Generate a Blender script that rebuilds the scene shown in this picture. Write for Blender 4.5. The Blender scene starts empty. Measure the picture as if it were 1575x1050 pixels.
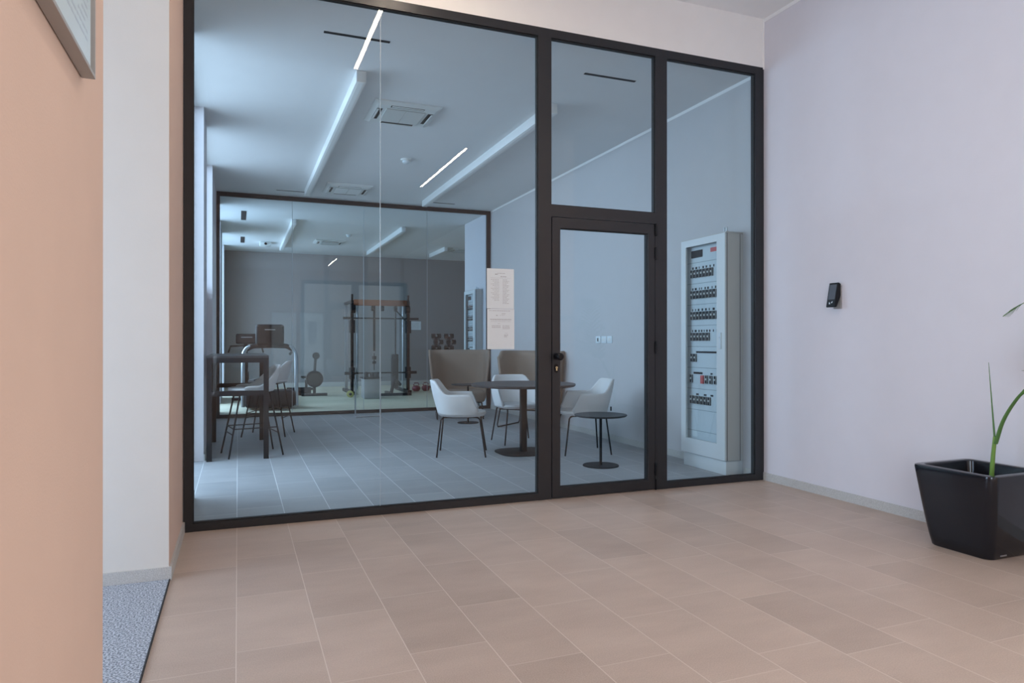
import bpy, bmesh, math, random
from mathutils import Vector, Matrix
PI = math.pi
random.seed(7)
S = bpy.context.scene
C = S.collection

# ------------------------------------------------------------------ camera
cam_d = bpy.data.cameras.new('camera'); cam = bpy.data.objects.new('camera', cam_d); C.objects.link(cam)
cam_d.sensor_width = 36.0; cam_d.lens = 36.0 * 1066.26 / 1575.0
cam_d.clip_start = 0.05; cam_d.clip_end = 200
cam.location = (-4.2766, -4.8258, 1.2)
cam.rotation_euler = (PI/2 + 0.001377, 0, -0.37632)
S.camera = cam
# ------------------------------------------------------------------ view / render
S.view_settings.view_transform = 'Standard'
S.view_settings.look = 'None'
S.view_settings.gamma = 1.0
S.view_settings.use_curve_mapping = False
S.view_settings.exposure = 0.3
cy = S.cycles
cy.use_denoising = True
cy.max_bounces = 10; cy.diffuse_bounces = 6; cy.glossy_bounces = 5
cy.transparent_max_bounces = 24; cy.transmission_bounces = 6
cy.sample_clamp_indirect = 8.0; cy.caustics_reflective = False; cy.caustics_refractive = False
# ------------------------------------------------------------------ world: bright overcast sky outside the windows
W = bpy.data.worlds.new('sky'); S.world = W; W.use_nodes = True
bg = W.node_tree.nodes['Background']; bg.inputs[0].default_value = (0.72, 0.86, 1.0, 1); bg.inputs[1].default_value = 0.85

def daylight(name, loc, size, rot, watts, col):
    l = bpy.data.lights.new(name, 'AREA'); l.shape = 'RECTANGLE'; l.size, l.size_y = size
    l.energy = watts; l.color = col
    o = bpy.data.objects.new(name, l); C.objects.link(o); o.location = loc; o.rotation_euler = rot
    return o
EAST = (0, -PI/2, 0)      # shines towards +X ; size = (height, width)
BLUE = (0.60, 0.77, 1.0); COOL = (0.80, 0.88, 1.0); NEUT = (1.0, 0.95, 0.90)
DOWN = (0, -PI/2 + 0.55, 0)   # tilted down like light from the sky
daylight('daylight_lounge', (-6.3, 3.3, 2.9), (2.4, 6.0), DOWN, 350, BLUE)
daylight('daylight_gym', (-6.3, 10.8, 2.5), (2.6, 6.0), (0, -PI/2 + 0.3, 0), 420, BLUE)
daylight('daylight_entrance', (-7.60, -1.85, 1.25), (2.3, 1.6), EAST, 95, (0.58, 0.73, 1.0))
daylight('fill_light_lobby_left', (-5.1, -7.0, 1.75), (2.6, 3.0), EAST, 200, (0.74, 0.85, 1.0))  # added fill behind the camera, brightens the lobby's right wall
daylight('daylight_lobby_back', (-2.1, -9.45, 1.30), (1.9, 2.3), (PI/2, 0, 0), 9, NEUT)
daylight('fill_light_corridor', (4.4, -6.3, 1.9), (2.8, 4.0), (0, PI/2, 0), 250, NEUT)  # added fill from out of view, raises the lobby's brightness

# ------------------------------------------------------------------ materials
def newmat(name):
    m = bpy.data.materials.new(name); m.use_nodes = True
    return m, m.node_tree.nodes, m.node_tree.links, m.node_tree.nodes['Principled BSDF']
def mat(name, col, rough=0.6, metal=0.0, vary=0.0, vscale=6.0, bump=0.0, bscale=80.0, coat=0.0, spec=0.5):
    m, N, L, b = newmat(name)
    b.inputs['Base Color'].default_value = (*col, 1); b.inputs['Roughness'].default_value = rough
    b.inputs['Metallic'].default_value = metal; b.inputs['Coat Weight'].default_value = coat
    b.inputs['Coat Roughness'].default_value = 0.05
    b.inputs['Specular IOR Level'].default_value = spec
    tc = N.new('ShaderNodeTexCoord')
    nz = N.new('ShaderNodeTexNoise'); nz.inputs['Scale'].default_value = vscale; nz.inputs['Detail'].default_value = 5
    L.new(tc.outputs['Object'], nz.inputs['Vector'])
    mx = N.new('ShaderNodeMix'); mx.data_type = 'RGBA'
    v = vary if vary else 0.03
    mx.inputs[6].default_value = (*[c*(1-v) for c in col], 1); mx.inputs[7].default_value = (*[min(1, c*(1+v)) for c in col], 1)
    L.new(nz.outputs['Fac'], mx.inputs[0]); L.new(mx.outputs[2], b.inputs['Base Color'])
    if bump:
        n2 = N.new('ShaderNodeTexNoise'); n2.inputs['Scale'].default_value = bscale; n2.inputs['Detail'].default_value = 3
        L.new(tc.outputs['Object'], n2.inputs['Vector'])
        bp = N.new('ShaderNodeBump'); bp.inputs['Strength'].default_value = bump; bp.inputs['Distance'].default_value = 0.002
        L.new(n2.outputs['Fac'], bp.inputs['Height']); L.new(bp.outputs[0], b.inputs['Normal'])
    return m
def emit(name, col, s):
    m, N, L, b = newmat(name); b.inputs['Base Color'].default_value = (*col, 1)
    b.inputs['Emission Color'].default_value = (*col, 1); b.inputs['Emission Strength'].default_value = s
    return m
def glass(name, tint, ior=1.43, rough=0.0):
    m, N, L, b = newmat(name); N.remove(b)
    out = N['Material Output']
    t = N.new('ShaderNodeBsdfTransparent'); g = N.new('ShaderNodeBsdfGlossy'); g.inputs['Roughness'].default_value = rough
    g.inputs['Color'].default_value = (1, 1, 1, 1)
    fr = N.new('ShaderNodeFresnel'); fr.inputs['IOR'].default_value = ior
    ge = N.new('ShaderNodeNewGeometry')
    inv = N.new('ShaderNodeMath'); inv.operation = 'SUBTRACT'; inv.inputs[0].default_value = 1.0
    L.new(ge.outputs['Backfacing'], inv.inputs[1])
    mul = N.new('ShaderNodeMath'); mul.operation = 'MULTIPLY'; L.new(fr.outputs[0], mul.inputs[0]); L.new(inv.outputs[0], mul.inputs[1])
    cm = N.new('ShaderNodeMix'); cm.data_type = 'RGBA'; cm.inputs[6].default_value = (*tint, 1); cm.inputs[7].default_value = (1, 1, 1, 1)
    L.new(ge.outputs['Backfacing'], cm.inputs[0]); L.new(cm.outputs[2], t.inputs['Color'])
    mx = N.new('ShaderNodeMixShader'); L.new(mul.outputs[0], mx.inputs[0]); L.new(t.outputs[0], mx.inputs[1]); L.new(g.outputs[0], mx.inputs[2])
    L.new(mx.outputs[0], out.inputs[0])
    return m
def tile_mat(name, ca, cb, grout, w, l, x0, y0, rough=0.45, gw=0.0035):
    m, N, L, b = newmat(name)
    tc = N.new('ShaderNodeTexCoord'); sp = N.new('ShaderNodeSeparateXYZ'); L.new(tc.outputs['Object'], sp.inputs[0])
    def M(op, a, c=None, d=None):
        n = N.new('ShaderNodeMath'); n.operation = op
        for i, q in enumerate((a, c, d)):
            if q is None: continue
            if isinstance(q, (int, float)): n.inputs[i].default_value = q
            else: L.new(q, n.inputs[i])
        return n.outputs[0]
    xs = M('DIVIDE', M('SUBTRACT', sp.outputs['X'], x0), w)
    col = M('FLOOR', xs); fx = M('SUBTRACT', xs, col)
    wn = N.new('ShaderNodeTexWhiteNoise'); wn.noise_dimensions = '1D'; L.new(M('ADD', col, 3.7), wn.inputs['W'])
    off = M('MULTIPLY', M('ROUND', M('MULTIPLY', wn.outputs['Value'], 4.0)), 0.21)
    ys = M('ADD', M('DIVIDE', M('SUBTRACT', sp.outputs['Y'], y0), l), off)
    row = M('FLOOR', ys); fy = M('SUBTRACT', ys, row)
    ex = M('MULTIPLY', M('MINIMUM', fx, M('SUBTRACT', 1.0, fx)), w)
    ey = M('MULTIPLY', M('MINIMUM', fy, M('SUBTRACT', 1.0, fy)), l)
    gx = M('LESS_THAN', ex, gw/2); gy = M('LESS_THAN', ey, gw/2)
    gm = M('MAXIMUM', gx, M('MULTIPLY', gy, 0.7))
    cv = N.new('ShaderNodeCombineXYZ'); L.new(col, cv.inputs[0]); L.new(row, cv.inputs[1])
    w2 = N.new('ShaderNodeTexWhiteNoise'); w2.noise_dimensions = '3D'; L.new(cv.outputs[0], w2.inputs['Vector'])
    # cement look: soft cloud streaked across the tile plus fine grain
    vo = N.new('ShaderNodeVectorMath'); vo.operation = 'MULTIPLY_ADD'
    L.new(w2.outputs['Color'], vo.inputs[0]); vo.inputs[1].default_value = (13, 13, 13); L.new(tc.outputs['Object'], vo.inputs[2])
    mp = N.new('ShaderNodeMapping'); mp.inputs['Scale'].default_value = (2.2, 5.5, 1); L.new(vo.outputs[0], mp.inputs['Vector'])
    nz = N.new('ShaderNodeTexNoise'); nz.inputs['Scale'].default_value = 1.0; nz.inputs['Detail'].default_value = 8; nz.inputs['Roughness'].default_value = 0.6
    L.new(mp.outputs[0], nz.inputs['Vector'])
    gr = N.new('ShaderNodeTexNoise'); gr.inputs['Scale'].default_value = 190; gr.inputs['Detail'].default_value = 2; L.new(tc.outputs['Object'], gr.inputs['Vector'])
    f = M('ADD', M('MULTIPLY', nz.outputs['Fac'], 0.75), M('MULTIPLY', w2.outputs['Value'], 0.35))
    f = M('ADD', f, M('MULTIPLY', M('SUBTRACT', gr.outputs['Fac'], 0.5), 0.9))
    f = M('MINIMUM', M('MAXIMUM', M('SUBTRACT', f, 0.05), 0.0), 1.0)
    mx = N.new('ShaderNodeMix'); mx.data_type = 'RGBA'; mx.inputs[6].default_value = (*ca, 1); mx.inputs[7].default_value = (*cb, 1); L.new(f, mx.inputs[0])
    mg = N.new('ShaderNodeMix'); mg.data_type = 'RGBA'; L.new(mx.outputs[2], mg.inputs[6]); mg.inputs[7].default_value = (*grout, 1); L.new(gm, mg.inputs[0])
    L.new(mg.outputs[2], b.inputs['Base Color'])
    b.inputs['Roughness'].default_value = rough
    bp = N.new('ShaderNodeBump'); bp.inputs['Strength'].default_value = 0.25; bp.inputs['Distance'].default_value = 0.002
    L.new(M('SUBTRACT', M('MULTIPLY', gr.outputs['Fac'], 0.3), gm), bp.inputs['Height']); L.new(bp.outputs[0], b.inputs['Normal'])
    return m
def speckle(name, c1, c2, scale, rough=0.95):
    m, N, L, b = newmat(name)
    tc = N.new('ShaderNodeTexCoord'); nz = N.new('ShaderNodeTexNoise'); nz.inputs['Scale'].default_value = scale; nz.inputs['Detail'].default_value = 3
    L.new(tc.outputs['Object'], nz.inputs['Vector'])
    cr = N.new('ShaderNodeValToRGB'); cr.color_ramp.elements[0].position = 0.42; cr.color_ramp.elements[0].color = (*c1, 1)
    cr.color_ramp.elements[1].position = 0.58; cr.color_ramp.elements[1].color = (*c2, 1)
    L.new(nz.outputs['Fac'], cr.inputs[0]); L.new(cr.outputs[0], b.inputs['Base Color']); b.inputs['Roughness'].default_value = rough
    bp = N.new('ShaderNodeBump'); bp.inputs['Strength'].default_value = 0.6; bp.inputs['Distance'].default_value = 0.003
    L.new(nz.outputs['Fac'], bp.inputs['Height']); L.new(bp.outputs[0], b.inputs['Normal'])
    return m

M_ = dict(
    tile=tile_mat('floor_tile', (0.35, 0.270, 0.218), (0.60, 0.475, 0.395), (0.66, 0.57, 0.50), 0.312, 0.62, -4.595, -0.566),
    tile_cool_lit=tile_mat('floor_tile_cool_lit', (0.255, 0.26, 0.27), (0.41, 0.41, 0.42), (0.66, 0.66, 0.66), 0.312, 0.62, -4.595, -0.566, gw=0.005),  # lobby tile greyed, the lounge's blue light put into its colour
    gymfloor=tile_mat('gym_floor', (0.56, 0.51, 0.38), (0.72, 0.66, 0.50), (0.40, 0.37, 0.30), 2.4, 0.18, -4.6, 7.1, 0.6),
    mat=speckle('entrance_mat', (0.16, 0.18, 0.21), (0.50, 0.54, 0.60), 130),
    white=mat('white_paint', (0.84, 0.83, 0.815), 0.9, bump=0.15, bscale=160),
    white_dimmed=mat('white_paint_dimmed', (0.66, 0.635, 0.59), 0.9, bump=0.15, bscale=160),  # white paint with colour dimmed and warmed to offset strong entrance light
    ceil2=mat('lounge_ceiling_paint', (0.77, 0.775, 0.78), 0.95),
    ceil=mat('ceiling_paint', (0.83, 0.83, 0.83), 0.95),
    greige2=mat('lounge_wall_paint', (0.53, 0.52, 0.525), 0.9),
    taupe=mat('taupe_paint', (0.60, 0.445, 0.37), 0.9, bump=0.2, bscale=170),
    greige=mat('greige_paint', (0.65, 0.63, 0.665), 0.9, bump=0.15, bscale=170),
    gymwall=mat('gym_wall_paint', (0.27, 0.26, 0.26), 0.9),
    skirt=speckle('skirting_stone', (0.43, 0.42, 0.40), (0.54, 0.53, 0.51), 220, 0.6),
    frame=mat('anthracite_aluminium', (0.028, 0.029, 0.033), 0.38, 0.3, bump=0.1, bscale=400),
    rubber=mat('black_rubber', (0.012, 0.012, 0.013), 0.6),
    glass=glass('partition_glass', (0.82, 0.905, 0.94)),
    clear=glass('clear_glass', (0.94, 0.97, 0.97), 1.5),
    joint=mat('silicone_joint', (0.45, 0.52, 0.56), 0.3),
    winframe=mat('window_white', (0.75, 0.76, 0.77), 0.4),
    shell=mat('white_shell_fabric', (0.66, 0.66, 0.66), 0.8, bump=0.3, bscale=500),
    darkmetal=mat('dark_grey_metal', (0.012, 0.013, 0.016), 0.5, 0.0, spec=0.2),
    tabletop=mat('dark_table_laminate', (0.045, 0.045, 0.048), 0.45, spec=0.3),
    sofa=mat('brown_grey_felt', (0.30, 0.24, 0.195), 0.95, bump=0.4, bscale=300),
    cabinet=mat('cabinet_paint', (0.66, 0.69, 0.70), 0.4),
    cabside=mat('cabinet_side_grey', (0.50, 0.49, 0.47), 0.5),
    panelgrey=mat('panel_plastic', (0.62, 0.68, 0.72), 0.5),
    dark=mat('dark_plastic', (0.010, 0.011, 0.015), 0.5, spec=0.2),
    black=mat('black_satin', (0.005, 0.005, 0.007), 0.4, spec=0.25),
    steel=mat('brushed_steel', (0.55, 0.57, 0.60), 0.3, 0.9),
    chrome=mat('chrome', (0.75, 0.77, 0.8), 0.15, 1.0),
    brass=mat('brass', (0.75, 0.68, 0.45), 0.3, 1.0),
    paper=mat('white_paper', (0.70, 0.76, 0.79), 0.9),
    ink=mat('grey_ink', (0.33, 0.33, 0.35), 0.9),
    ac=mat('cassette_plastic', (0.72, 0.74, 0.73), 0.5),
    grille=mat('cassette_grille', (0.48, 0.50, 0.49), 0.7),
    slot=mat('slot_black', (0.01, 0.011, 0.013), 0.6),
    profile=mat('white_profile', (0.80, 0.81, 0.80), 0.5),
    led=emit('warm_led', (1.0, 0.82, 0.64), 88.0),
    pot=mat('glossy_black_lacquer', (0.004, 0.005, 0.009), 0.16, coat=0.25, spec=0.35),
    liner=mat('planter_liner', (0.02, 0.022, 0.026), 0.6),
    soil=speckle('soil', (0.02, 0.015, 0.01), (0.07, 0.05, 0.035), 60),
    stem=mat('green_stem', (0.16, 0.29, 0.05), 0.45, vary=0.2, vscale=20),
    leaf=mat('palm_leaf', (0.07, 0.17, 0.035), 0.45, vary=0.25, vscale=12),
    red=mat('burgundy_vinyl', (0.17, 0.02, 0.04), 0.5),
    redlabel=mat('red_label', (0.62, 0.10, 0.10), 0.5),
    copper=mat('copper_paint', (0.34, 0.12, 0.06), 0.4, 0.4),
    yellow=mat('yellow_rubber', (0.42, 0.40, 0.12), 0.6),
    boxgrey=mat('grey_vinyl', (0.30, 0.29, 0.285), 0.7),
    framegrey=mat('picture_frame_grey', (0.36, 0.355, 0.35), 0.45, 0.2),
)

# ------------------------------------------------------------------ mesh helpers
class MB:
    def __init__(s): s.bm = bmesh.new()
    def box(s, x0, y0, z0, x1, y1, z1, bev=0.0, seg=2):
        r = bmesh.ops.create_cube(s.bm, size=1.0, matrix=Matrix.Translation(((x0+x1)/2, (y0+y1)/2, (z0+z1)/2)) @ Matrix.Diagonal((abs(x1-x0), abs(y1-y0), abs(z1-z0), 1)))
        if bev:
            es = list({e for v in r['verts'] for e in v.link_edges})
            bmesh.ops.bevel(s.bm, geom=es, offset=bev, segments=seg, profile=0.5, affect='EDGES')
        return s
    def cyl(s, p0, p1, r0, r1=None, n=20):
        p0, p1 = Vector(p0), Vector(p1); d = p1-p0; r1 = r0 if r1 is None else r1
        q = Vector((0, 0, 1)).rotation_difference(d.normalized()).to_matrix().to_4x4()
        bmesh.ops.create_cone(s.bm, cap_ends=True, segments=n, radius1=r0, radius2=r1, depth=d.length, matrix=Matrix.Translation((p0+p1)/2) @ q)
        return s
    def tube(s, pts, r, n=10, taper=None, close=False):
        pts = [Vector(p) for p in pts]; rings = []
        up = Vector((0, 0, 1))
        for i, p in enumerate(pts):
            if close: t = pts[(i+1) % len(pts)] - pts[i-1]
            else: t = (pts[min(i+1, len(pts)-1)] - pts[max(i-1, 0)])
            t.normalize()
            a = t.cross(up)
            if a.length < 1e-3: a = t.cross(Vector((1, 0, 0)))
            a.normalize(); b = t.cross(a).normalized()
            rr = r if taper is None else r + (taper - r) * i/(len(pts)-1)
            rings.append([s.bm.verts.new(p + a*math.cos(2*PI*k/n)*rr + b*math.sin(2*PI*k/n)*rr) for k in range(n)])
        m = len(rings)
        for i in range(m if close else m-1):
            A, B = rings[i], rings[(i+1) % m]
            for k in range(n): s.bm.faces.new((A[k], A[(k+1) % n], B[(k+1) % n], B[k]))
        if not close:
            s.bm.faces.new(rings[0][::-1]); s.bm.faces.new(rings[-1])
        return s
    def lathe(s, prof, c, n=48):
        rings = []
        for r, z in prof:
            if r < 1e-6: rings.append([s.bm.verts.new((c[0], c[1], c[2]+z))])
            else: rings.append([s.bm.verts.new((c[0]+r*math.cos(2*PI*k/n), c[1]+r*math.sin(2*PI*k/n), c[2]+z)) for k in range(n)])
        for A, B in zip(rings, rings[1:]):
            for k in range(n):
                q = [A[k % len(A)], A[(k+1) % len(A)], B[(k+1) % len(B)], B[k % len(B)]]
                u = []
                for v in q:
                    if v not in u: u.append(v)
                if len(u) > 2: s.bm.faces.new(u)
        return s
    def loft(s, rings, cap0=True, cap1=True):
        R = [[s.bm.verts.new(p) for p in ring] for ring in rings]; n = len(R[0])
        for A, B in zip(R, R[1:]):
            for k in range(n): s.bm.faces.new((A[k], A[(k+1) % n], B[(k+1) % n], B[k]))
        if cap0: s.bm.faces.new(R[0][::-1])
        if cap1: s.bm.faces.new(R[-1])
        return s
    def grid(s, rows):
        R = [[s.bm.verts.new(p) for p in row] for row in rows]
        for A, B in zip(R, R[1:]):
            for k in range(len(A)-1): s.bm.faces.new((A[k], A[k+1], B[k+1], B[k]))
        return s
    def prism(s, poly, y0, y1, axis='Y'):
        f = (lambda a, b, c: (a, c, b)) if axis == 'Y' else ((lambda a, b, c: (c, a, b)) if axis == 'X' else (lambda a, b, c: (a, b, c)))
        A = [s.bm.verts.new(f(a, b, y0)) for a, b in poly]; B = [s.bm.verts.new(f(a, b, y1)) for a, b in poly]
        n = len(A)
        for k in range(n): s.bm.faces.new((A[k], A[(k+1) % n], B[(k+1) % n], B[k]))
        s.bm.faces.new(A[::-1]); s.bm.faces.new(B)
        return s
    def build(s, name, m, parent=None, smooth=True, label=None):
        bmesh.ops.recalc_face_normals(s.bm, faces=s.bm.faces[:])
        if smooth:
            for e in s.bm.edges:
                e.smooth = not (len(e.link_faces) == 2 and e.calc_face_angle(0) > 0.6)
            for f in s.bm.faces: f.smooth = True
        me = bpy.data.meshes.new(name); s.bm.to_mesh(me); s.bm.free(); me.materials.append(M_[m] if isinstance(m, str) else m)
        o = bpy.data.objects.new(name, me); C.objects.link(o)
        if parent: o.parent = parent
        if label: o['label'] = label
        return o
def thing(name, label, cat, loc=(0, 0, 0), rz=0.0, group=None):
    o = bpy.data.objects.new(name, None); o.empty_display_size = 0.1; C.objects.link(o)
    o.location = loc; o.rotation_euler = (0, 0, rz); o['label'] = label; o['category'] = cat
    if group: o['group'] = group
    return o
def tag(o, label, cat, group=None):
    o['label'] = label; o['category'] = cat
    if group: o['group'] = group
    return o
def struct(o): o['kind'] = 'structure'; return o
def sbox(name, m, *a, **k): return struct(MB().box(*a).build(name, m, smooth=False))
def sempty(name, loc=(0, 0, 0)):
    o = bpy.data.objects.new(name, None); C.objects.link(o); o.location = loc; o['kind'] = 'structure'; return o
KIDS = {}
def copy_thing(root, loc, rz, label):
    r = root.copy(); C.objects.link(r); r.location = loc; r.rotation_euler = (0, 0, rz); r['label'] = label
    for ch in list(root.children):
        c = ch.copy(); C.objects.link(c); c.parent = r
        for g in list(ch.children):
            d = g.copy(); C.objects.link(d); d.parent = c
    return r

XW = -4.6; H = 3.586; HC = 4.026; Y2 = 7.05; YB = 14.6
# ================================================================== THE SETTING
sbox('floor', 'tile', -7.4, -9.3, -0.2, 4.2, 0.03, 0)
sbox('floor', 'tile_cool_lit', -4.9, 0.03, -0.2, 0.2, 7.10, 0)
sbox('floor', 'gymfloor', -4.9, 7.10, -0.2, 3.0, YB, 0)
sbox('ceiling', 'ceil', -7.4, -9.2, HC, 4.2, 0.06, HC+0.15)          # lobby
sbox('ceiling', 'ceil2', XW-0.3, 0.062, H, 0.0, YB, H+0.15)           # lounge and gym
sbox('ceiling', 'ceil', 0.0, 7.1, H, 3.0, YB, H+0.15)
# lobby walls
PY = -0.925; EY = -2.78
sbox('wall_front', 'white', XW, 0.0, 3.60, 0.0, 0.06, HC)            # bulkhead over the glass
sbox('wall_right', 'greige', 0.0, -3.65, 0.0, 0.2, 0.03, HC)
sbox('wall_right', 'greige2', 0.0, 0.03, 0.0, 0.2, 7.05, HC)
sbox('wall_left', 'taupe', XW-0.12, -5.5, 0, XW, EY, HC)
sbox('wall_left', 'taupe', XW-0.12, -9.2, 0, XW, -8.5, HC)
sbox('wall_left', 'taupe', XW-0.12, -8.5, 3.1, XW, -5.5, HC)
sbox('wall_left', 'taupe', XW-0.12, -8.5, 0, XW, -5.5, 0.35)
# pillar beside the partition: white face to the lobby, taupe return
sbox('wall_left', 'white_dimmed', -7.4, PY, 0, XW-0.002, 0.06, HC)
sbox('wall_left', 'taupe', XW-0.002, PY+0.004, 0, XW, 0.0, HC)
sbox('wall_front', 'white', -7.4, EY-0.15, 0, XW-0.12, EY, HC)       # other side of the entrance recess
sbox('wall_left', 'white', -7.5, -2.78, 2.55, -7.25, -0.925, HC)     # over the entrance door
sbox('wall_back', 'taupe', XW, -9.3, 0, -3.15, -9.1, HC)
sbox('wall_back', 'taupe', -1.05, -9.3, 0, 4.2, -9.1, HC)
sbox('wall_back', 'taupe', -3.15, -9.3, 2.42, -1.05, -9.1, HC)
sbox('wall_front', 'taupe', 0.2, -3.85, 0, 4.2, -3.65, HC)           # corridor, near side
sbox('wall_right', 'taupe', 4.1, -9.1, 0, 4.2, -8.4, HC)
sbox('wall_right', 'taupe', 4.1, -4.2, 0, 4.2, -3.85, HC)
sbox('wall_right', 'taupe', 4.1, -8.4, 3.4, 4.2, -4.2, HC)
sbox('wall_right', 'taupe', 4.1, -8.4, 0, 4.2, -4.2, 0.4)
# lounge and gym left wall between the windows
for y0, y1 in ((0.06, 1.05), (2.85, 3.55), (5.35, 8.15), (9.85, 11.5), (13.5, YB)):
    sbox('wall_left', 'greige' if y0 > 0.1 else 'white', XW-0.25, y0, 0, XW, y1, H)
sbox('wall_left', 'greige', XW-0.25, 3.55, 0, XW-0.10, 5.35, 1.9)     # under the far lounge window, unseen, made tall to shade the floor
# gym shell
sbox('wall_right', 'greige', 0.0, 7.10, 0, 0.05, 8.6, H)
sbox('wall_front', 'greige', 0.05, 8.5, 0, 3.0, 8.6, H)
sbox('wall_right', 'gymwall', 2.9, 8.6, 0, 3.0, YB, H)
sbox('wall_back', 'gymwall', XW-0.25, YB, 0, 3.0, YB+0.15, H)
# skirtings
SK = 0.068
sbox('baseboard_right', 'skirt', -0.012, -3.65, 0, 0.0, -0.001, SK)
sbox('baseboard_right', 'skirt', -0.012, 0.93, 0, 0.0, 7.04, SK)
sbox('baseboard_right', 'skirt', -0.012, 0.07, 0, 0.0, 0.25, SK)
sbox('baseboard_left', 'skirt', -7.2, PY-0.012, 0, XW+0.012, PY, SK)
sbox('baseboard_left', 'skirt', XW, PY, 0, XW+0.012, -0.001, SK)
sbox('baseboard_left', 'skirt', XW, -9.0, 0, XW+0.012, EY, SK)
sbox('baseboard_left', 'skirt', XW, 0.07, 0, XW+0.012, 1.05, SK)
sbox('baseboard_left', 'skirt', XW, 2.85, 0, XW+0.012, 3.55, SK)
sbox('baseboard_back', 'skirt', XW, YB-0.015, 0, 2.9, YB, 0.12)
# painted white border where walls meet the ceiling
sbox('trim_1', 'white', -0.003, -3.65, HC-0.03, 0.0, 0.0, HC)
sbox('trim_2', 'white', -0.003, 0.062, H-0.03, 0.0, 7.04, H)
sbox('trim_3', 'white', -0.012, -0.006, 3.585, 0.0, 0.0, HC)
# windows
def window(n, y0, y1, z0, z1, x=XW-0.16, mull=()):
    r = sempty('window_%d' % n)
    f = MB(); t = 0.05
    f.box(x-0.03, y0, z0, x+0.03, y0+t, z1); f.box(x-0.03, y1-t, z0, x+0.03, y1, z1)
    f.box(x-0.03, y0+t, z0, x+0.03, y1-t, z0+t); f.box(x-0.03, y0+t, z1-t, x+0.03, y1-t, z1)
    for m in mull: f.box(x-0.025, m-0.025, z0+t, x+0.025, m+0.025, z1-t)
    f.build('window_frame', 'winframe', r, False)
    MB().box(x-0.005, y0+t, z0+t, x+0.005, y1-t, z1-t).build('pane', 'clear', r, False)
    return r
window(1, 1.05, 2.85, 0.0, H); window(2, 3.55, 5.35, 1.9, H)
window(6, -8.5, -5.5, 0.35, 3.1, XW-0.06, (-7.5, -6.5))  # unseen window, added to let light onto the lobby's right wall
window(3, 8.15, 9.85, 0.0, H); window(4, 11.5, 13.5, 0.0, H)
def door_glazed(n, axis, a0, a1, c, z1):
    r = sempty('door_%d' % n); f = MB(); t = 0.07; m = (a0+a1)/2
    def bx(u0, z0, u1, z2, th=0.03):
        if axis == 'X': return (u0, c-th, z0, u1, c+th, z2)
        return (c-th, u0, z0, c+th, u1, z2)
    for u0, u1 in ((a0, a0+t), (a1-t, a1), (m-t, m+t)): f.box(*bx(u0, 0, u1, z1))
    for u0, u1 in ((a0+t, m-t), (m+t, a1-t)):
        f.box(*bx(u0, z1-t, u1, z1)); f.box(*bx(u0, 0, u1, t))
        MB().box(*bx(u0, t, u1, z1-t, 0.005)).build('pane', 'clear', r, False)
    f.build('door_frame', 'frame', r, False)
door_glazed(2, 'X', -3.15, -1.05, -9.2, 2.42)
door_glazed(3, 'Y', -2.78, -0.925, -7.28, 2.55)
r = sempty('window_5'); f = MB()  # unseen corridor window, added to let the fill light in
for y0, y1 in ((-8.4, -8.34), (-7.03, -6.97), (-5.63, -5.57), (-4.26, -4.2)): f.box(4.12, y0, 0.4, 4.18, y1, 3.4)
f.build('window_frame', 'frame', r, False); MB().box(4.145, -8.4, 0.4, 4.155, -4.2, 3.4).build('pane', 'clear', r, False)

# ================================================================== GLASS PARTITION (lobby / lounge)
gp = thing('glass_partition', 'dark grey aluminium framed glass partition across the lobby, with the glazed door in it', 'partition')
F0, F1 = 0.0, 0.058
XS = (-4.596, -4.545, -2.155, -2.046, -1.113, -1.001, -0.095, -0.004)
TOPZ = 3.6; TI = 3.535; BI = 0.052
f = MB()
f.box(XS[0], F0, 0, XS[1], F1, TOPZ); f.box(XS[2], F0, 0, XS[3], F1, TI); f.box(XS[4], F0, 0, XS[5], F1, TI); f.box(XS[6], F0, 0, XS[7], F1, TOPZ)
f.box(XS[1], F0, TI, XS[6], F1, TOPZ)
f.box(XS[1], F0, 0.001, XS[2], F1, BI); f.box(XS[5], F0, 0.001, XS[6], F1, BI)
f.box(XS[3], F0, 2.165, XS[4], F1, 2.255)
f.build('frame', 'frame', gp, False)
g = MB()
t = 0.007
for x0, x1, z0, z1 in ((XS[1], XS[2], BI, TI), (XS[5], XS[6], BI, TI), (XS[3], XS[4], 2.255, TI)):
    g.box(x0, F0+0.012, z0, x0+t, F0+0.044, z1); g.box(x1-t, F0+0.012, z0, x1, F0+0.044, z1)
    g.box(x0+t, F0+0.012, z0, x1-t, F0+0.044, z0+t); g.box(x0+t, F0+0.012, z1-t, x1-t, F0+0.044, z1)
g.build('glazing_gasket', 'rubber', gp, False)
GY0, GY1 = 0.022, 0.034
for x0, x1, z0, z1 in ((XS[1]+t, -3.3523, BI+t, TI-t), (-3.3497, XS[2]-t, BI+t, TI-t), (XS[5]+t, XS[6]-t, BI+t, TI-t), (XS[3]+t, XS[4]-t, 2.255+t, TI-t)):
    MB().box(x0, GY0, z0, x1, GY1, z1).build('glass_pane', 'glass', gp, False)
MB().box(-3.3523, GY0, BI+t, -3.3497, GY1, TI-t).build('glass_joint', 'joint', gp, False)
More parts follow.
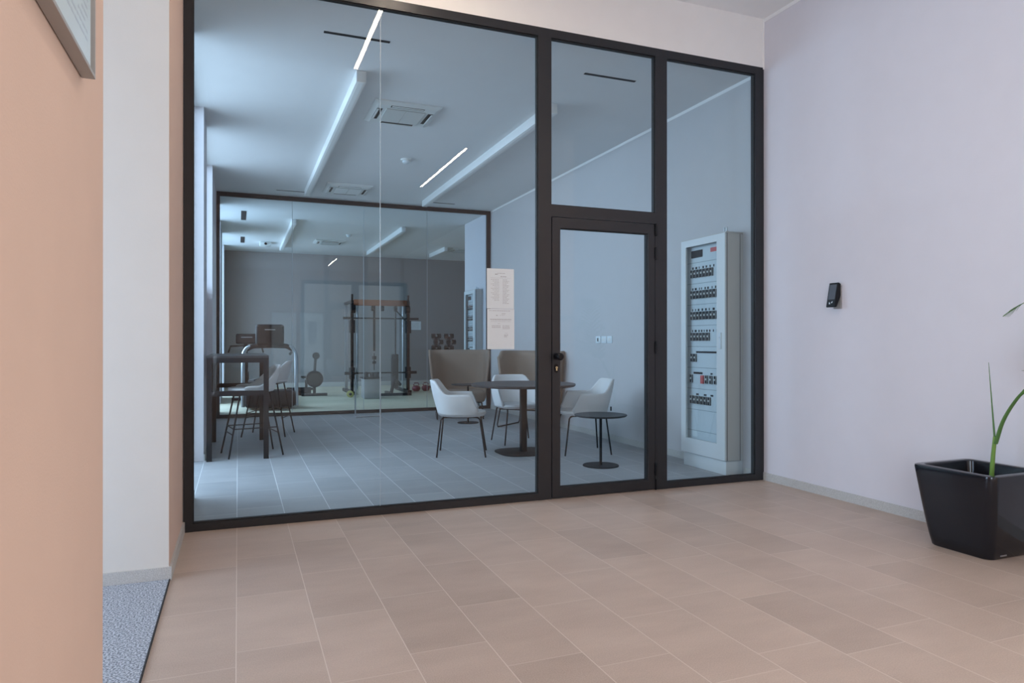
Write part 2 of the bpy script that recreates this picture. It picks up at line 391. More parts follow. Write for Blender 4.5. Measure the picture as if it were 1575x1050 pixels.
# door leaf
d1 = sempty('door_1')
LX0, LX1, LB, LT = -2.040, -1.119, 0.008, 2.160
GX0, GX1, GB, GT = -1.972, -1.185, 0.085, 2.082
f = MB()
f.box(LX0, -0.004, LB, GX0, 0.054, LT); f.box(GX1, -0.004, LB, LX1, 0.054, LT)
f.box(GX0, -0.004, LB, GX1, 0.054, GB); f.box(GX0, -0.004, GT, GX1, 0.054, LT)
f.build('door_leaf', 'frame', d1, False)
g = MB(); t = 0.006
g.box(GX0, 0.01, GB, GX0+t, 0.042, GT); g.box(GX1-t, 0.01, GB, GX1, 0.042, GT)
g.box(GX0+t, 0.01, GB, GX1-t, 0.042, GB+t); g.box(GX0+t, 0.01, GT-t, GX1-t, 0.042, GT)
g.build('glazing_gasket', 'rubber', d1, False)
MB().box(GX0+t, GY0, GB+t, GX1-t, GY1, GT-t).build('glass_pane', 'glass', d1, False)
k = MB(); k.cyl((-2.005, -0.004, 1.092), (-2.005, -0.013, 1.092), 0.026, n=28)
k.lathe([(0.011, -0.01), (0.011, 0.030), (0.018, 0.040), (0.027, 0.048), (0.029, 0.060), (0.027, 0.074), (0.019, 0.082), (0, 0.083)], (0, 0, 0), 28)
bmesh.ops.transform(k.bm, matrix=Matrix.Translation((-2.005, -0.008, 1.092)) @ Matrix.Rotation(PI/2, 4, 'X'), verts=[v for v in k.bm.verts if abs(v.co.x) < 0.2])
k.build('door_knob', 'black', d1)
k = MB()
k.prism([(-2.008+0.015*math.cos(a)*(1 if 1 else 1), 1.002+0.033*math.copysign(abs(math.sin(a))**0.7, math.sin(a))) for a in [2*PI*i/28 for i in range(28)]], -0.014, -0.004)
esc = k.build('lock_plate', 'black', d1)
k = MB().cyl((-2.008, -0.014, 1.008), (-2.008, -0.018, 1.008), 0.0085); k.box(-2.013, -0.018, 0.984, -2.003, -0.014, 1.006)
k.build('lock_cylinder', 'brass', esc)
MB().box(-2.0092, -0.0187, 1.001, -2.0068, -0.018, 1.013).build('keyhole', 'black', esc, False)
for z in (2.115, 1.925, 1.160, 0.17):
    MB().cyl((-1.114, -0.012, z-0.05), (-1.114, -0.012, z+0.05), 0.0085).box(-1.125, -0.008, z-0.045, -1.103, -0.003, z+0.045).build('hinge', 'black', d1)
MB().box(-1.117, -0.010, 0.0, -1.108, 0.0, 0.09).build('pivot', 'black', d1, False)

# ================================================================== SECOND PARTITION (lounge / gym)
gq = thing('glass_partition', 'black framed glass partition closing the lounge off from the gym behind', 'partition')
f = MB(); a0, a1 = Y2, Y2+0.05
f.box(-4.596, a0, 0, -4.545, a1, H-0.001); f.box(-0.075, a0, 0, -0.004, a1, H-0.001)
f.box(-4.545, a0, H-0.068, -0.075, a1, H-0.001); f.box(-4.545, a0, 0.001, -0.075, a1, 0.055)
f.build('frame', 'frame', gq, False)
xs = (-4.545, -3.45, -2.29, -1.18, -0.075)
for x0, x1 in zip(xs, xs[1:]):
    MB().box(x0+0.003, a0+0.02, 0.055, x1-0.003, a0+0.032, H-0.068).build('glass_pane', 'glass', gq, False)
for x in xs[1:-1]: MB().box(x-0.003, a0+0.02, 0.055, x+0.003, a0+0.032, H-0.068).build('glass_joint', 'joint', gq, False)

# ================================================================== WALL AND GLASS FIXTURES
def words(parent, x0, x1, z0, z1, y, rows, seed, axis='Y', th=0.0006, name='printed_text'):
    rnd = random.Random(seed); m = MB()
    for i, (zz, c0, c1, hh) in enumerate(rows):
        z = z1 - zz*(z1-z0); x = x0 + c0*(x1-x0); xe = x0 + c1*(x1-x0)
        while x < xe - 0.002:
            w = min(rnd.uniform(0.004, 0.016), xe-x)
            if axis == 'Y': m.box(x, y-th, z-hh, x+w, y, z)
            else: m.box(y, x, z-hh, y+th, x+w, z)
            x += w + rnd.uniform(0.002, 0.004)
    return m.build(name, 'ink', parent, False)
PX0, PX1 = -2.562, -2.346
n1 = thing('paper_notice', 'upper white notice sheet taped on the glass, two columns of small print', 'notice', group='notice sheets on the glass')
MB().box(PX0, 0.0205, 1.452, PX1, 0.0218, 1.750).build('sheet', 'paper', n1, False)
rows = [(0.11, 0.38, 0.66, 0.003), (0.13, 0.30, 0.40, 0.006), (0.19, 0.50, 0.72, 0.004), (0.23, 0.14, 0.88, 0.0012)]
rows += [(0.27+0.037*i, 0.15 + 0.12*((i*7) % 3)/2, 0.45, 0.0022) for i in range(15)] + [(0.27+0.037*i, 0.58, 0.74 + 0.08*((i*5) % 3)/2, 0.0028) for i in range(17)]
words(n1, PX0, PX1, 1.452, 1.750, 0.0204, rows, 3)
n2 = thing('paper_notice', 'lower white notice sheet taped on the glass, a few lines above an empty lower half', 'notice', group='notice sheets on the glass')
MB().box(PX0+0.003, 0.0205, 1.150, PX1+0.003, 0.0218, 1.4495).build('sheet', 'paper', n2, False)
rows = [(0.04, 0.08, 0.86, 0.003), (0.11, 0.55, 0.68, 0.003), (0.15, 0.34, 0.4, 0.006), (0.15, 0.46, 0.66, 0.0015), (0.25, 0.12, 0.92, 0.003), (0.27, 0.14, 0.9, 0.0025), (0.31, 0.14, 0.88, 0.0015), (0.36, 0.4, 0.48, 0.002)]
rows += [(0.41+0.025*i, 0.18, 0.5, 0.0022) for i in range(3)] + [(0.41+0.025*i, 0.58, 0.84, 0.0022) for i in range(4)] + [(0.60, 0.66, 0.78, 0.0015), (0.64, 0.64, 0.78, 0.003), (0.66, 0.64, 0.76, 0.003), (0.69, 0.64, 0.74, 0.003)]
words(n2, PX0, PX1, 1.150, 1.4495, 0.0204, rows, 9)

# intercom / reader on the lobby's right wall
rd = thing('access_terminal', 'small black access control terminal with screen on the pale right wall', 'access terminal', (0, -0.80, 1.47))
MB().box(-0.012, -0.042, -0.012, 0.0, 0.030, 0.165, 0.002).build('wall_bracket', 'boxgrey', rd)
prof = [(-0.012, 0.175), (-0.030, 0.185), (-0.040, 0.185), (-0.075, 0.004), (-0.070, -0.002), (-0.055, 0.0), (-0.020, 0.07), (-0.012, 0.09)]
m = MB()
A = [m.bm.verts.new((a, -0.040, b)) for a, b in prof]; B = [m.bm.verts.new((a, 0.040, b)) for a, b in prof]
n = len(A)
for i in range(n): m.bm.faces.new((A[i], A[(i+1) % n], B[(i+1) % n], B[i]))
m.bm.faces.new(A[::-1]); m.bm.faces.new(B)
m.build('housing', 'black', rd, False)
def fpt(u, w, o=0.0008):  # point on the sloped front: u across, w 0..1 up
    x = -0.075 + 0.035*w - o; z = 0.004 + 0.181*w; return (x, u, z)
def fquad(mb, u0, u1, w0, w1, o=0.0008):
    v = [mb.bm.verts.new(fpt(*q, o)) for q in ((u0, w0), (u1, w0), (u1, w1), (u0, w1))] + [mb.bm.verts.new(fpt(*q, -0.0005)) for q in ((u0, w0), (u1, w0), (u1, w1), (u0, w1))]
    for q in ((0, 1, 2, 3), (7, 6, 5, 4), (0, 4, 5, 1), (1, 5, 6, 2), (2, 6, 7, 3), (3, 7, 4, 0)): mb.bm.faces.new([v[i] for i in q])
m = MB(); fquad(m, -0.032, 0.032, 0.30, 0.93); m.build('screen', mat('screen_grey', (0.09, 0.10, 0.12), 0.15), rd, False)
m = MB(); fquad(m, -0.010, -0.004, 0.14, 0.19); fquad(m, -0.014, -0.010, 0.16, 0.22); fquad(m, 0.006, 0.016, 0.10, 0.14); fquad(m, 0.010, 0.018, 0.14, 0.18)
m.build('icon', 'panelgrey', rd, False)

# light switches on the lounge wall
for i, (yy, lb) in enumerate(((2.99, 'white switch plate on the lounge wall, leftmost of three'), (2.845, 'white switch plate on the lounge wall, middle of three'), (2.70, 'white switch plate on the lounge wall, rightmost of three'))):
    s = thing('switch_plate', lb, 'light switch', (0, yy, 1.235), group='switch plates on the lounge wall')
    MB().box(-0.010, -0.062, -0.044, 0.0, 0.062, 0.044, 0.003).build('cover', 'paper', s)
    for j in ((0,) if i == 1 else (-1, 0, 1)):
        if i == 1:
            MB().box(-0.014, -0.035, -0.022, -0.010, 0.035, 0.022, 0.002).build('rocker', 'ac', s)
        else:
            MB().box(-0.014, j*0.023-0.010, -0.022, -0.010, j*0.023+0.010, 0.022, 0.002).build('rocker', 'ac' if j or i == 2 else 'dark', s)

# framed certificate on the near left wall
fp = thing('framed_print', 'white framed document with grey metal frame hanging high on the pinkish wall', 'picture frame', (XW, -3.05, 1.785))
w, h_, t, dp = 0.70, 0.98, 0.008, 0.028
m = MB()
m.box(0.002, -w, 0, dp, 0, t); m.box(0.002, -w, h_-t, dp, 0, h_); m.box(0.002, -t, t, dp, 0, h_-t); m.box(0.002, -w, t, dp, -w+t, h_-t)
m.build('frame', 'framegrey', fp, False)
MB().box(0.004, -w+t, t, 0.020, -t, h_-t).build('document', 'paper', fp, False)
m = MB(); rnd = random.Random(4)
for i in range(46):
    z = 0.065 + i*0.017
    x = -w + 0.11
    while x < -0.05:
        ww = rnd.uniform(0.012, 0.05); ww = min(ww, -0.045-x)
        if rnd.random() < 0.86: m.box(0.020, x, z, 0.0206, x+ww, z+0.005)
        x += ww + 0.008
m.build('printed_text', mat('pale_ink', (0.55, 0.58, 0.64), 0.9), fp, False)
MB().box(0.0215, -w+t, t, 0.0235, -t, h_-t).build('glass_sheet', 'clear', fp, False)

# entrance mat
em = MB(); em.box(-7.15, EY+0.02, 0.0, -4.60, PY-0.016, 0.008); tag(em.build('entrance_mat', 'mat', None, False), 'grey speckled entrance mat at the lower left between the walls', 'mat')
sbox('trim_4', 'slot', -4.60, EY+0.02, 0.0, -4.594, PY-0.016, 0.009)

# ================================================================== CEILING FIXTURES
def linear(x, y0, y1, z, label, on=None, w=0.085, h=0.10, group='unlit ceiling profiles'):
    t = thing('linear_ceiling_light', label, 'ceiling light', (x, y0, z), group=group)
    L = y1-y0
    MB().box(-w/2, 0, -h, w/2, L, 0, 0.003).build('profile', 'profile', t)
    if on: MB().box(-0.018, on[0]-y0, -h-0.004, 0.018, on[1]-y0, -h+0.001).build('lit_diffuser', 'led', t, False)
    MB().box(-0.022, 0.02, -h-0.002, 0.022, (on[0]-y0-0.001) if on else L-0.02, -h+0.001).build('diffuser', 'profile', t, False)
    if on and on[1] < y1-0.05: MB().box(-0.022, on[1]-y0+0.001, -h-0.002, 0.022, L-0.02, -h+0.001).build('diffuser', 'profile', t, False)
    return t
linear(-3.27, 1.32, 6.45, H, 'long white ceiling profile left of the cassette units in the lounge')
linear(-1.35, 1.45, 6.60, H, 'long white ceiling profile right of the cassette units in the lounge')
linear(-3.27, 9.2, 13.4, H, 'white ceiling profile in the gym, nearest the windows')
linear(-1.10, 9.3, 13.5, H, 'white ceiling profile above the cable machine in the gym')
linear(0.56, 11.9, 13.4, H, 'short white ceiling profile at the right of the gym')
ZL = HC
linear(-3.16, -4.2, -0.35, ZL, 'lobby ceiling light near the glass, its far end lit warm white', on=(-2.30, -0.42), w=0.06, h=0.03, group='lobby ceiling lights')
linear(-1.22, -8.4, -0.35, ZL, 'long lobby ceiling light by the right wall, lit in the middle', on=(-7.3, -4.65), w=0.06, h=0.03, group='lobby ceiling lights')

def cassette(label, loc):
    t = thing('air_conditioner', label, 'air conditioner', loc, group='ceiling cassette units')
    a, b = 0.34, 0.34
    m = MB(); m.loft([[(-a, -b, 0), (a, -b, 0), (a, b, 0), (-a, b, 0)], [(-a, -b, -0.012), (a, -b, -0.012), (a, b, -0.012), (-a, b, -0.012)], [(-a+.05, -b+.05, -0.035), (a-.05, -b+.05, -0.035), (a-.05, b-.05, -0.035), (-a+.05, b-.05, -0.035)]])
    m.build('cover', 'ac', t, False)
    gr = MB(); gr.box(-0.20, -0.20, -0.045, 0.20, 0.20, -0.034)
    g0 = gr.build('intake_grille', 'grille', t, False)
    m = MB()
    for i in range(20): m.box(-0.195, -0.192+i*0.02, -0.048, -0.004, -0.184+i*0.02, -0.045); m.box(0.004, -0.192+i*0.02, -0.048, 0.195, -0.184+i*0.02, -0.045)
    m.build('louvre', 'ac', g0, False)
    for dx, dy in ((1, 0), (-1, 0), (0, 1), (0, -1)):
        cx, cy_ = dx*0.262, dy*0.262; hx, hy = (0.028, 0.17) if dx else (0.17, 0.028)
        sl = MB().box(cx-hx, cy_-hy, -0.036, cx+hx, cy_+hy, -0.034).build('outlet', 'slot', t, False)
        fx, fy = dx*0.278, dy*0.278
        MB().box(fx-(0.010 if dx else hx*.95), fy-(0.010 if dy else hy*.95), -0.045, fx+(0.010 if dx else hx*.95), fy+(0.010 if dy else hy*.95), -0.038, 0.002).build('flap', 'ac', t)
    return t
ac = cassette('square white ceiling cassette air conditioner, nearest, in front of the smoke detector', (-2.69, 2.30, H))
copy_thing(ac, (-2.70, 6.12, H), 0, 'white cassette air conditioner on the lounge ceiling just before the gym glass')
copy_thing(ac, (-2.27, 12.05, H), 0, 'small distant cassette air conditioner between the two gym ceiling profiles')
copy_thing(ac, (1.10, 12.3, H), 0, 'distant cassette air conditioner at the right end of the gym ceiling')
def detector(label, loc):
    t = thing('smoke_detector', label, 'smoke detector', loc)
    MB().lathe([(0, 0), (0.07, 0), (0.07, -0.012), (0.062, -0.022), (0, -0.022)], (0, 0, 0)).build('base', 'ac', t)
    MB().lathe([(0.048, -0.022), (0.050, -0.045), (0.035, -0.056), (0, -0.058)], (0, 0, 0)).build('sensor_head', 'paper', t)
    return t
dt = detector('round white smoke detector on the lounge ceiling beyond the nearest cassette', (-2.24, 4.08, H))
copy_thing(dt, (-1.99, 10.8, H), 0, 'tiny smoke detector on the gym ceiling above the cable machine')
pj = thing('ceiling_box', 'small white box unit on the gym ceiling near the windows', 'ceiling unit', (-3.67, 12.75, H))
MB().box(-0.13, -0.18, -0.08, 0.13, 0.18, 0, 0.02).build('housing', 'ac', pj); MB().cyl((0, -0.18, -0.05), (0, -0.20, -0.05), 0.03).build('lens', 'dark', pj)
def slotd(label, cx, cy_, lx, ly, grp='slot diffusers'):
    t = thing('slot_diffuser', label, 'air vent', (cx, cy_, H), group=grp)
    MB().box(-lx/2, -ly/2, -0.003, lx/2, ly/2, 0.0).build('slot', 'slot', t, False)
    q = MB()
    if lx > ly: q.box(-lx/2, -0.0015, -0.005, lx/2, 0.0015, -0.003)
    else: q.box(-0.0015, -ly/2, -0.005, 0.0015, ly/2, -0.003)
    q.build('blade', 'darkmetal', t, False)
slotd('black slot diffuser in the lounge ceiling behind the top left of the glass', -3.41, 0.655, 0.51, 0.035)
slotd('black slot diffuser in the lounge ceiling seen through the pane above the door', -1.16, 0.655, 0.52, 0.035)
slotd('thin dark slot in the ceiling at the far end of the left profile', -3.47, 6.62, 0.50, 0.03)
slotd('thin dark slot in the ceiling at the far end of the right profile', -1.05, 6.66, 0.50, 0.03)
slotd('dark slot in the gym ceiling nearer the glass, left side', -4.18, 9.15, 0.045*2, 1.0)
slotd('dark slot in the gym ceiling farther back, left side', -4.18, 12.45, 0.045*2, 1.0)

# ================================================================== ELECTRICAL CABINET
def cabinet(label, loc):
    t = thing('electrical_cabinet', label, 'electrical cabinet', loc)    # origin: near bottom corner on the wall ; extends -X 0.21, +Y 0.66
    Wd, D, Hh = 0.66, 0.205, 2.19
    MB().box(-D+0.022, 0.012, 0.0, -0.0, Wd-0.012, 0.125, 0.002).build('plinth', 'cabinet', t)
    b = MB(); b.box(-D+0.020, 0, 0.130, -0.03, 0.014, Hh); b.box(-D+0.020, Wd-0.014, 0.130, -0.03, Wd, Hh); b.box(-D+0.020, 0.014, Hh-0.014, -0.03, Wd-0.014, Hh)
    b.box(-D+0.020, 0.014, 0.130, -0.03, Wd-0.014, 0.144); b.box(-0.030, 0.0, 0.126, -0.0, Wd, Hh-0.004)
    b.box(-0.033, 0.002, 0.13, -0.027, Wd-0.002, Hh+0.002)
    b.build('body', 'cabside', t, False)
    MB().box(-D+0.012, -0.003, Hh+0.001, 0, Wd+0.003, Hh+0.012).build('top_cover', 'cabside', t, False)
    for y, z, x, rr in ((0.10, 0.03, -0.10, 0.014), (0.13, 0.05, -0.10, 0.014), (0.30, 0.02, -0.10, 0.014), (0.42, 0.02, -0.10, 0.014), (0.03, 0.055, -0.16, 0.010), (0.06, 0.055, -0.16, 0.010)):
        MB().cyl((x, y, Hh+0.008), (x, y, Hh+z), rr, n=12).build('cable_gland', 'panelgrey', t)
    pn = MB().box(-D+0.060, 0.014, 0.144, -D+0.075, Wd-0.014, Hh-0.014).build('mounting_panel', 'panelgrey', t, False)
    xf = -D+0.060
    sm = MB()
    zs = [1.972-0.203*k for k in range(9)]
    for z in zs: sm.box(xf-0.0015, 0.02, z-0.0025, xf, Wd-0.02, z+0.0025)
    sm.build('panel_seam', mat('seam_grey', (0.30, 0.34, 0.38), 0.6), pn, False)
    rnd = random.Random(12)
    def lab(y0, z0, y1, z1): MB().box(xf-0.0015, y0, z0, xf, y1, z1).build('label_strip', 'dark', pn, False)
    for k in range(4):
        z = zs[k]-0.052; y = Wd-0.10
        while y > 0.10:
            ww = rnd.choice((0.012, 0.018, 0.03, 0.022)); lab(y-ww, z-0.011, y, z+0.011); y -= ww + rnd.uniform(0.02, 0.045)
    lab(0.10, zs[4]-0.062, 0.50, zs[4]-0.044)
    lab(0.40, zs[5]-0.062, 0.54, zs[5]-0.042); lab(0.25, zs[5]-0.060, 0.28, zs[5]-0.044); lab(0.10, zs[5]-0.062, 0.18, zs[5]-0.042)
    for y in (0.50, 0.38, 0.28): lab(y-0.04, zs[6]-0.062, y, zs[6]-0.046)
    lab(0.10, zs[6]-0.062, 0.18, zs[6]-0.044)
    # breakers: one mesh, copied
    m = MB(); m.box(-0.016, -0.0165, -0.040, 0, 0.0165, 0.040, 0.002); nf = len(m.bm.faces)
    m.box(-0.021, -0.006, -0.006, -0.0161, 0.006, 0.012); m.bm.faces.ensure_lookup_table()
    for f_ in m.bm.faces[nf:]: f_.material_index = 1
    base = m.build('circuit_breaker', 'ac', pn); base.data.materials.append(M_['dark'])
    spots = []
    for k, n0 in ((0, 7), (1, 8), (2, 8), (3, 6)):
        for i in range(n0): spots.append((0.555-i*0.050, zs[k]-0.108))
    spots += [(0.555, zs[4]-0.108), (0.505, zs[4]-0.108)]
    spots += [(0.565, zs[5]-0.108), (0.33, zs[5]-0.108), (0.265, zs[5]-0.108), (0.20, zs[5]-0.108)]
    spots += [(0.565-i*0.055, zs[6]-0.108) for i in range(6)]
    for i, (y, z) in enumerate(spots):
        o = base if i == 0 else base.copy()
        if i: C.objects.link(o); o.parent = pn
        o.location = (xf, y, z)
    rb = MB().box(xf-0.020, 0.375, zs[5]-0.150, xf, 0.41, zs[5]-0.072).build('red_breaker', 'redlabel', pn, False, 'red breaker')
    MB().box(xf-0.006, 0.40, 2.02, xf, 0.57, 2.09).build('meter', 'dark', pn, False)
    MB().box(xf-0.002, 0.16, 2.05, xf, 0.28, 2.09).build('warning_label', 'redlabel', pn, False)
    MB().box(xf-0.001, 0.48, zs[8]-0.06, xf, 0.56, zs[8]-0.005).build('paper_label', 'paper', pn, False)
    # door: frame on the front face with a window
    dr = MB(); z0, z1 = 0.133, Hh-0.001; wz0, wz1 = 0.275, 2.125; wy0, wy1 = 0.115, 0.585
    x0, x1 = -D, -D+0.020
    dr.box(x0, 0.0, z0, x1, wy0, z1); dr.box(x0, wy1, z0, x1, Wd, z1); dr.box(x0, wy0, z0, x1, wy1, wz0); dr.box(x0, wy0, wz1, x1, wy1, z1)
    MB().box(-0.038, -0.0012, 0.130, -0.034, 0.0, Hh-0.004).build('rear_seam', 'dark', t, False)
    d = dr.build('door', 'cabinet', t, False)
    MB().box(-D+0.006, wy0, wz0, -D+0.010, wy1, wz1).build('window_pane', 'clear', d, False)
    MB().box(-D+0.0165, 0.004, 0.136, -D+0.0205, Wd-0.004, 0.1375).box(-D+0.0201, -0.0015, 0.133, -D+0.0265, 0.0, Hh-0.002).build('door_gasket', 'dark', t, False)
    h = MB(); h.box(-D-0.010, 0.045, 1.14, -D, 0.075, 1.29, 0.004)
    h.build('handle', 'panelgrey', d); MB().cyl((-D-0.012, 0.06, 1.245), (-D-0.009, 0.06, 1.245), 0.007, n=14).build('handle_lock', 'steel', d)
    return t
cb = cabinet('tall pale electrical cabinet with glazed door standing by the right glass pane', (0.0, 0.27, 0))
copy_thing(cb, (0.05, 7.50, 0), 0, 'second electrical cabinet, in the gym behind the black framed glass')

# ================================================================== FURNITURE
def ss(a, b, x):
    t = max(0, min(1, (x-a)/(b-a))); return t*t*(3-2*t)
def shell_rows(rx, ry, zs_, hf, nA=44, nR=10, amax=2.25, low=0.80, ex=2.6):
    rows = []
    for j in range(nR+1):
        v = j/nR; row = []
        for i in range(nA+1):
            a = -amax + 2*amax*i/nA
            c, s_ = math.cos(a), math.sin(a)
            k = (abs(c)**ex + abs(s_)**ex) ** (-1/ex)
            hh = hf(abs(a))
            sc = low + (1-low)*math.sin(v*PI/2)
            row.append((rx*k*s_*sc, ry*k*c*sc + 0.05*v*max(0, c)*(hh-zs_)/0.35, zs_ + (hh-zs_)*v))
        rows.append(row)
    return rows
def solid(o, th, bev=True):
    m = o.modifiers.new('thickness', 'SOLIDIFY'); m.thickness = th; m.offset = 0; m.use_even_offset = True
    return o
def pad(mb, rx, ry, z0, z1, ex=2.8, n=40, dome=0.012, fr=0.0):
    def ring(sx, z): 
        out = []
        for i in range(n):
            a = 2*PI*i/n; c, s_ = math.cos(a), math.sin(a); k = (abs(c)**ex+abs(s_)**ex)**(-1/ex)
            out.append((rx*k*s_*sx, ry*k*c*sx + fr, z))
        return out
    mb.loft([ring(0.80, z0), ring(0.93, z0+0.006), ring(1.0, (z0+z1)/2), ring(0.97, z1-0.006), ring(0.85, z1), ring(0.4, z1+dome*0.2-0.004)])
    return mb
def armchair(label, loc, rz):
    t = thing('armchair', label, 'chair', loc, rz, 'white shell chairs round the table')     # faces -Y
    def hf(a): return 0.655 + 0.145*(1-ss(0.62, 1.12, a)) - 0.165*ss(1.93, 2.25, a)
    s = MB().grid(shell_rows(0.285, 0.27, 0.435, hf, low=0.86)).build('shell', 'shell', t); solid(s, 0.026)
    MB_ = MB(); pad(MB_, 0.255, 0.255, 0.415, 0.470, fr=-0.012); MB_.build('seat', 'shell', t)
    MB().box(0.235, 0.235, 0.47, 0.250, 0.245, 0.515).build('fabric_tag', 'dark', s, False)
    r = 0.0085
    for sx in (-1, 1):
        pts = [(sx*0.245, -0.265, 0.0), (sx*0.190, -0.205, 0.385), (sx*0.186, -0.19, 0.405), (sx*0.184, -0.165, 0.414), (sx*0.184, 0.165, 0.414), (sx*0.186, 0.19, 0.405), (sx*0.190, 0.205, 0.385), (sx*0.245, 0.245, 0.0)]
        MB().tube(pts[:4], r).build('leg', 'darkmetal', t); MB().tube(pts[4:], r).build('leg', 'darkmetal', t)
        MB().tube([pts[3], (sx*0.184, 0, 0.414), pts[4]], r).build('side_rail', 'darkmetal', t)
    MB().tube([(-0.184, -0.10, 0.412), (0.184, -0.10, 0.412)], r).tube([(-0.184, 0.10, 0.412), (0.184, 0.10, 0.412)], r).build('cross_rail', 'darkmetal', t)
    return t
ch = armchair('white shell armchair with dark thin legs at the left of the round table', (-2.04, 2.32, 0), math.radians(70))
copy_thing(ch, (-1.14, 2.95, 0), math.radians(-2), 'white shell armchair behind the round table, facing the lobby')
copy_thing(ch, (-0.76, 1.96, 0), math.radians(-101), 'white shell armchair seen through the door glass, right of the round table')

def round_table(label, c, R, zt, base_r, col_r, basez=0.012, ex=2.0, group=None, top_t=0.028):
    t = thing('round_table', label, 'table', (c[0], c[1], 0))
    MB().lathe([(0, zt-top_t), (R-0.012, zt-top_t), (R, zt-top_t+0.010), (R, zt-0.003), (R-0.003, zt), (0, zt)], (0, 0, 0), 72).build('tabletop', 'tabletop', t)
    m = MB()
    def ring(s_, z):
        out = []
        for i in range(64):
            a = 2*PI*i/64; c_, q = math.cos(a), math.sin(a); k = (abs(c_)**ex+abs(q)**ex)**(-1/ex); out.append((base_r*k*c_*s_, base_r*k*q*s_, z))
        return out
    m.loft([ring(1, 0), ring(1, basez-0.003), ring(0.98, basez)]); m.build('base', 'darkmetal', t)
    return t
rt = round_table('large round dark table on a flat pedestal, between the white armchairs', (-1.375, 2.18), 0.57, 0.752, 0.29, 0.05, ex=3.2)
MB().box(-0.032, -0.032, 0.012, 0.032, 0.032, 0.724, 0.005).build('column', 'darkmetal', rt)
MB().box(-0.25, -0.25, 0.712, 0.25, 0.25, 0.724).build('support_plate', 'darkmetal', rt)
st = round_table('small round black side table seen through the door glass', (-0.99, 1.14), 0.255, 0.50, 0.175, 0.012, 0.010, top_t=0.018)
st.name = 'side_table'
MB().cyl((0, 0, 0.01), (0, 0, 0.482), 0.013).build('column', 'darkmetal', st)
sd = round_table('small dark side table in front of the high-backed lounge chair', (-1.08, 5.05), 0.25, 0.58, 0.16, 0.012, 0.010, top_t=0.018)
sd.name = 'side_table'
MB().cyl((0, 0, 0.01), (0, 0, 0.562), 0.013).build('column', 'darkmetal', sd)

# high-backed lounge chairs
def lounge(label, loc, rz):
    t = thing('high_back_armchair', label, 'armchair', loc, rz, 'high backed lounge chairs')
    rows = []
    nA, nR = 120, 10
    for j in range(nR+1):
        v = j/nR; row = []
        for i in range(nA+1):
            a = -1.95 + 3.9*i/nA; c, s_ = math.cos(a), math.sin(a); ex = 4.0
            k = (abs(c)**ex+abs(s_)**ex)**(-1/ex); sc = 0.84 + 0.16*v
            top = 1.08 - 0.09*ss(1.62, 1.95, abs(a)); z = 0.30 + (top-0.30)*v
            row.append((0.475*k*s_*sc, 0.36*k*c*sc, z))
        rows.append(row)
    s = MB().grid(rows).build('back_shell', 'sofa', t); solid(s, 0.035)
    MB().box(-0.385, -0.40, 0.27, 0.385, 0.27, 0.44, 0.045, 4).build('seat_cushion', 'sofa', t)
    for sx in (-1, 1):
        MB().tube([(sx*0.36, -0.34, 0.008), (sx*0.36, 0.28, 0.008), (sx*0.36, 0.31, 0.04), (sx*0.33, 0.29, 0.27)], 0.009).build('leg', 'darkmetal', t)
        MB().tube([(sx*0.36, -0.34, 0.008), (sx*0.36, -0.36, 0.04), (sx*0.33, -0.33, 0.275)], 0.009).build('leg', 'darkmetal', t)
    MB().tube([(-0.34, -0.33, 0.262), (0.34, -0.33, 0.262)], 0.009).tube([(-0.34, 0.2, 0.262), (0.34, 0.2, 0.262)], 0.009).build('cross_rail', 'darkmetal', t)
    return t
lg = lounge('brown high-backed lounge chair left of the notices, its back to the gym glass', (-0.97, 5.85, 0), math.radians(-14))
copy_thing(lg, (-0.36, 4.32, 0), math.radians(-50), 'brown high-backed lounge chair by the right wall below the notices')

# high bar table and stools
ht = thing('bar_table', 'dark grey square-tube high table at the left of the lounge', 'table', (-4.572, 2.77, 0))
LX, LY, ZT = 0.592, 1.53, 1.065
MB().box(0, 0, ZT-0.022, LX, LY, ZT).build('tabletop', 'tabletop', ht, False)
q = 0.05
for x in (0, LX-q):
    for y in (0, LY-q): MB().box(x, y, 0, x+q, y+q, ZT-0.022).build('leg', 'darkmetal', ht, False)
m = MB()
m.box(q, 0, ZT-0.072, LX-q, q, ZT-0.022); m.box(q, LY-q, ZT-0.072, LX-q, LY, ZT-0.022); m.box(0, q, ZT-0.072, q, LY-q, ZT-0.022); m.box(LX-q, q, ZT-0.072, LX, LY-q, ZT-0.022)
m.build('apron', 'darkmetal', ht, False)
m = MB(); m.box(q, 0, 0.655, LX-q, q, 0.705); m.box(q, LY-q, 0.655, LX-q, LY, 0.705)
m.build('footrest', 'darkmetal', ht, False)
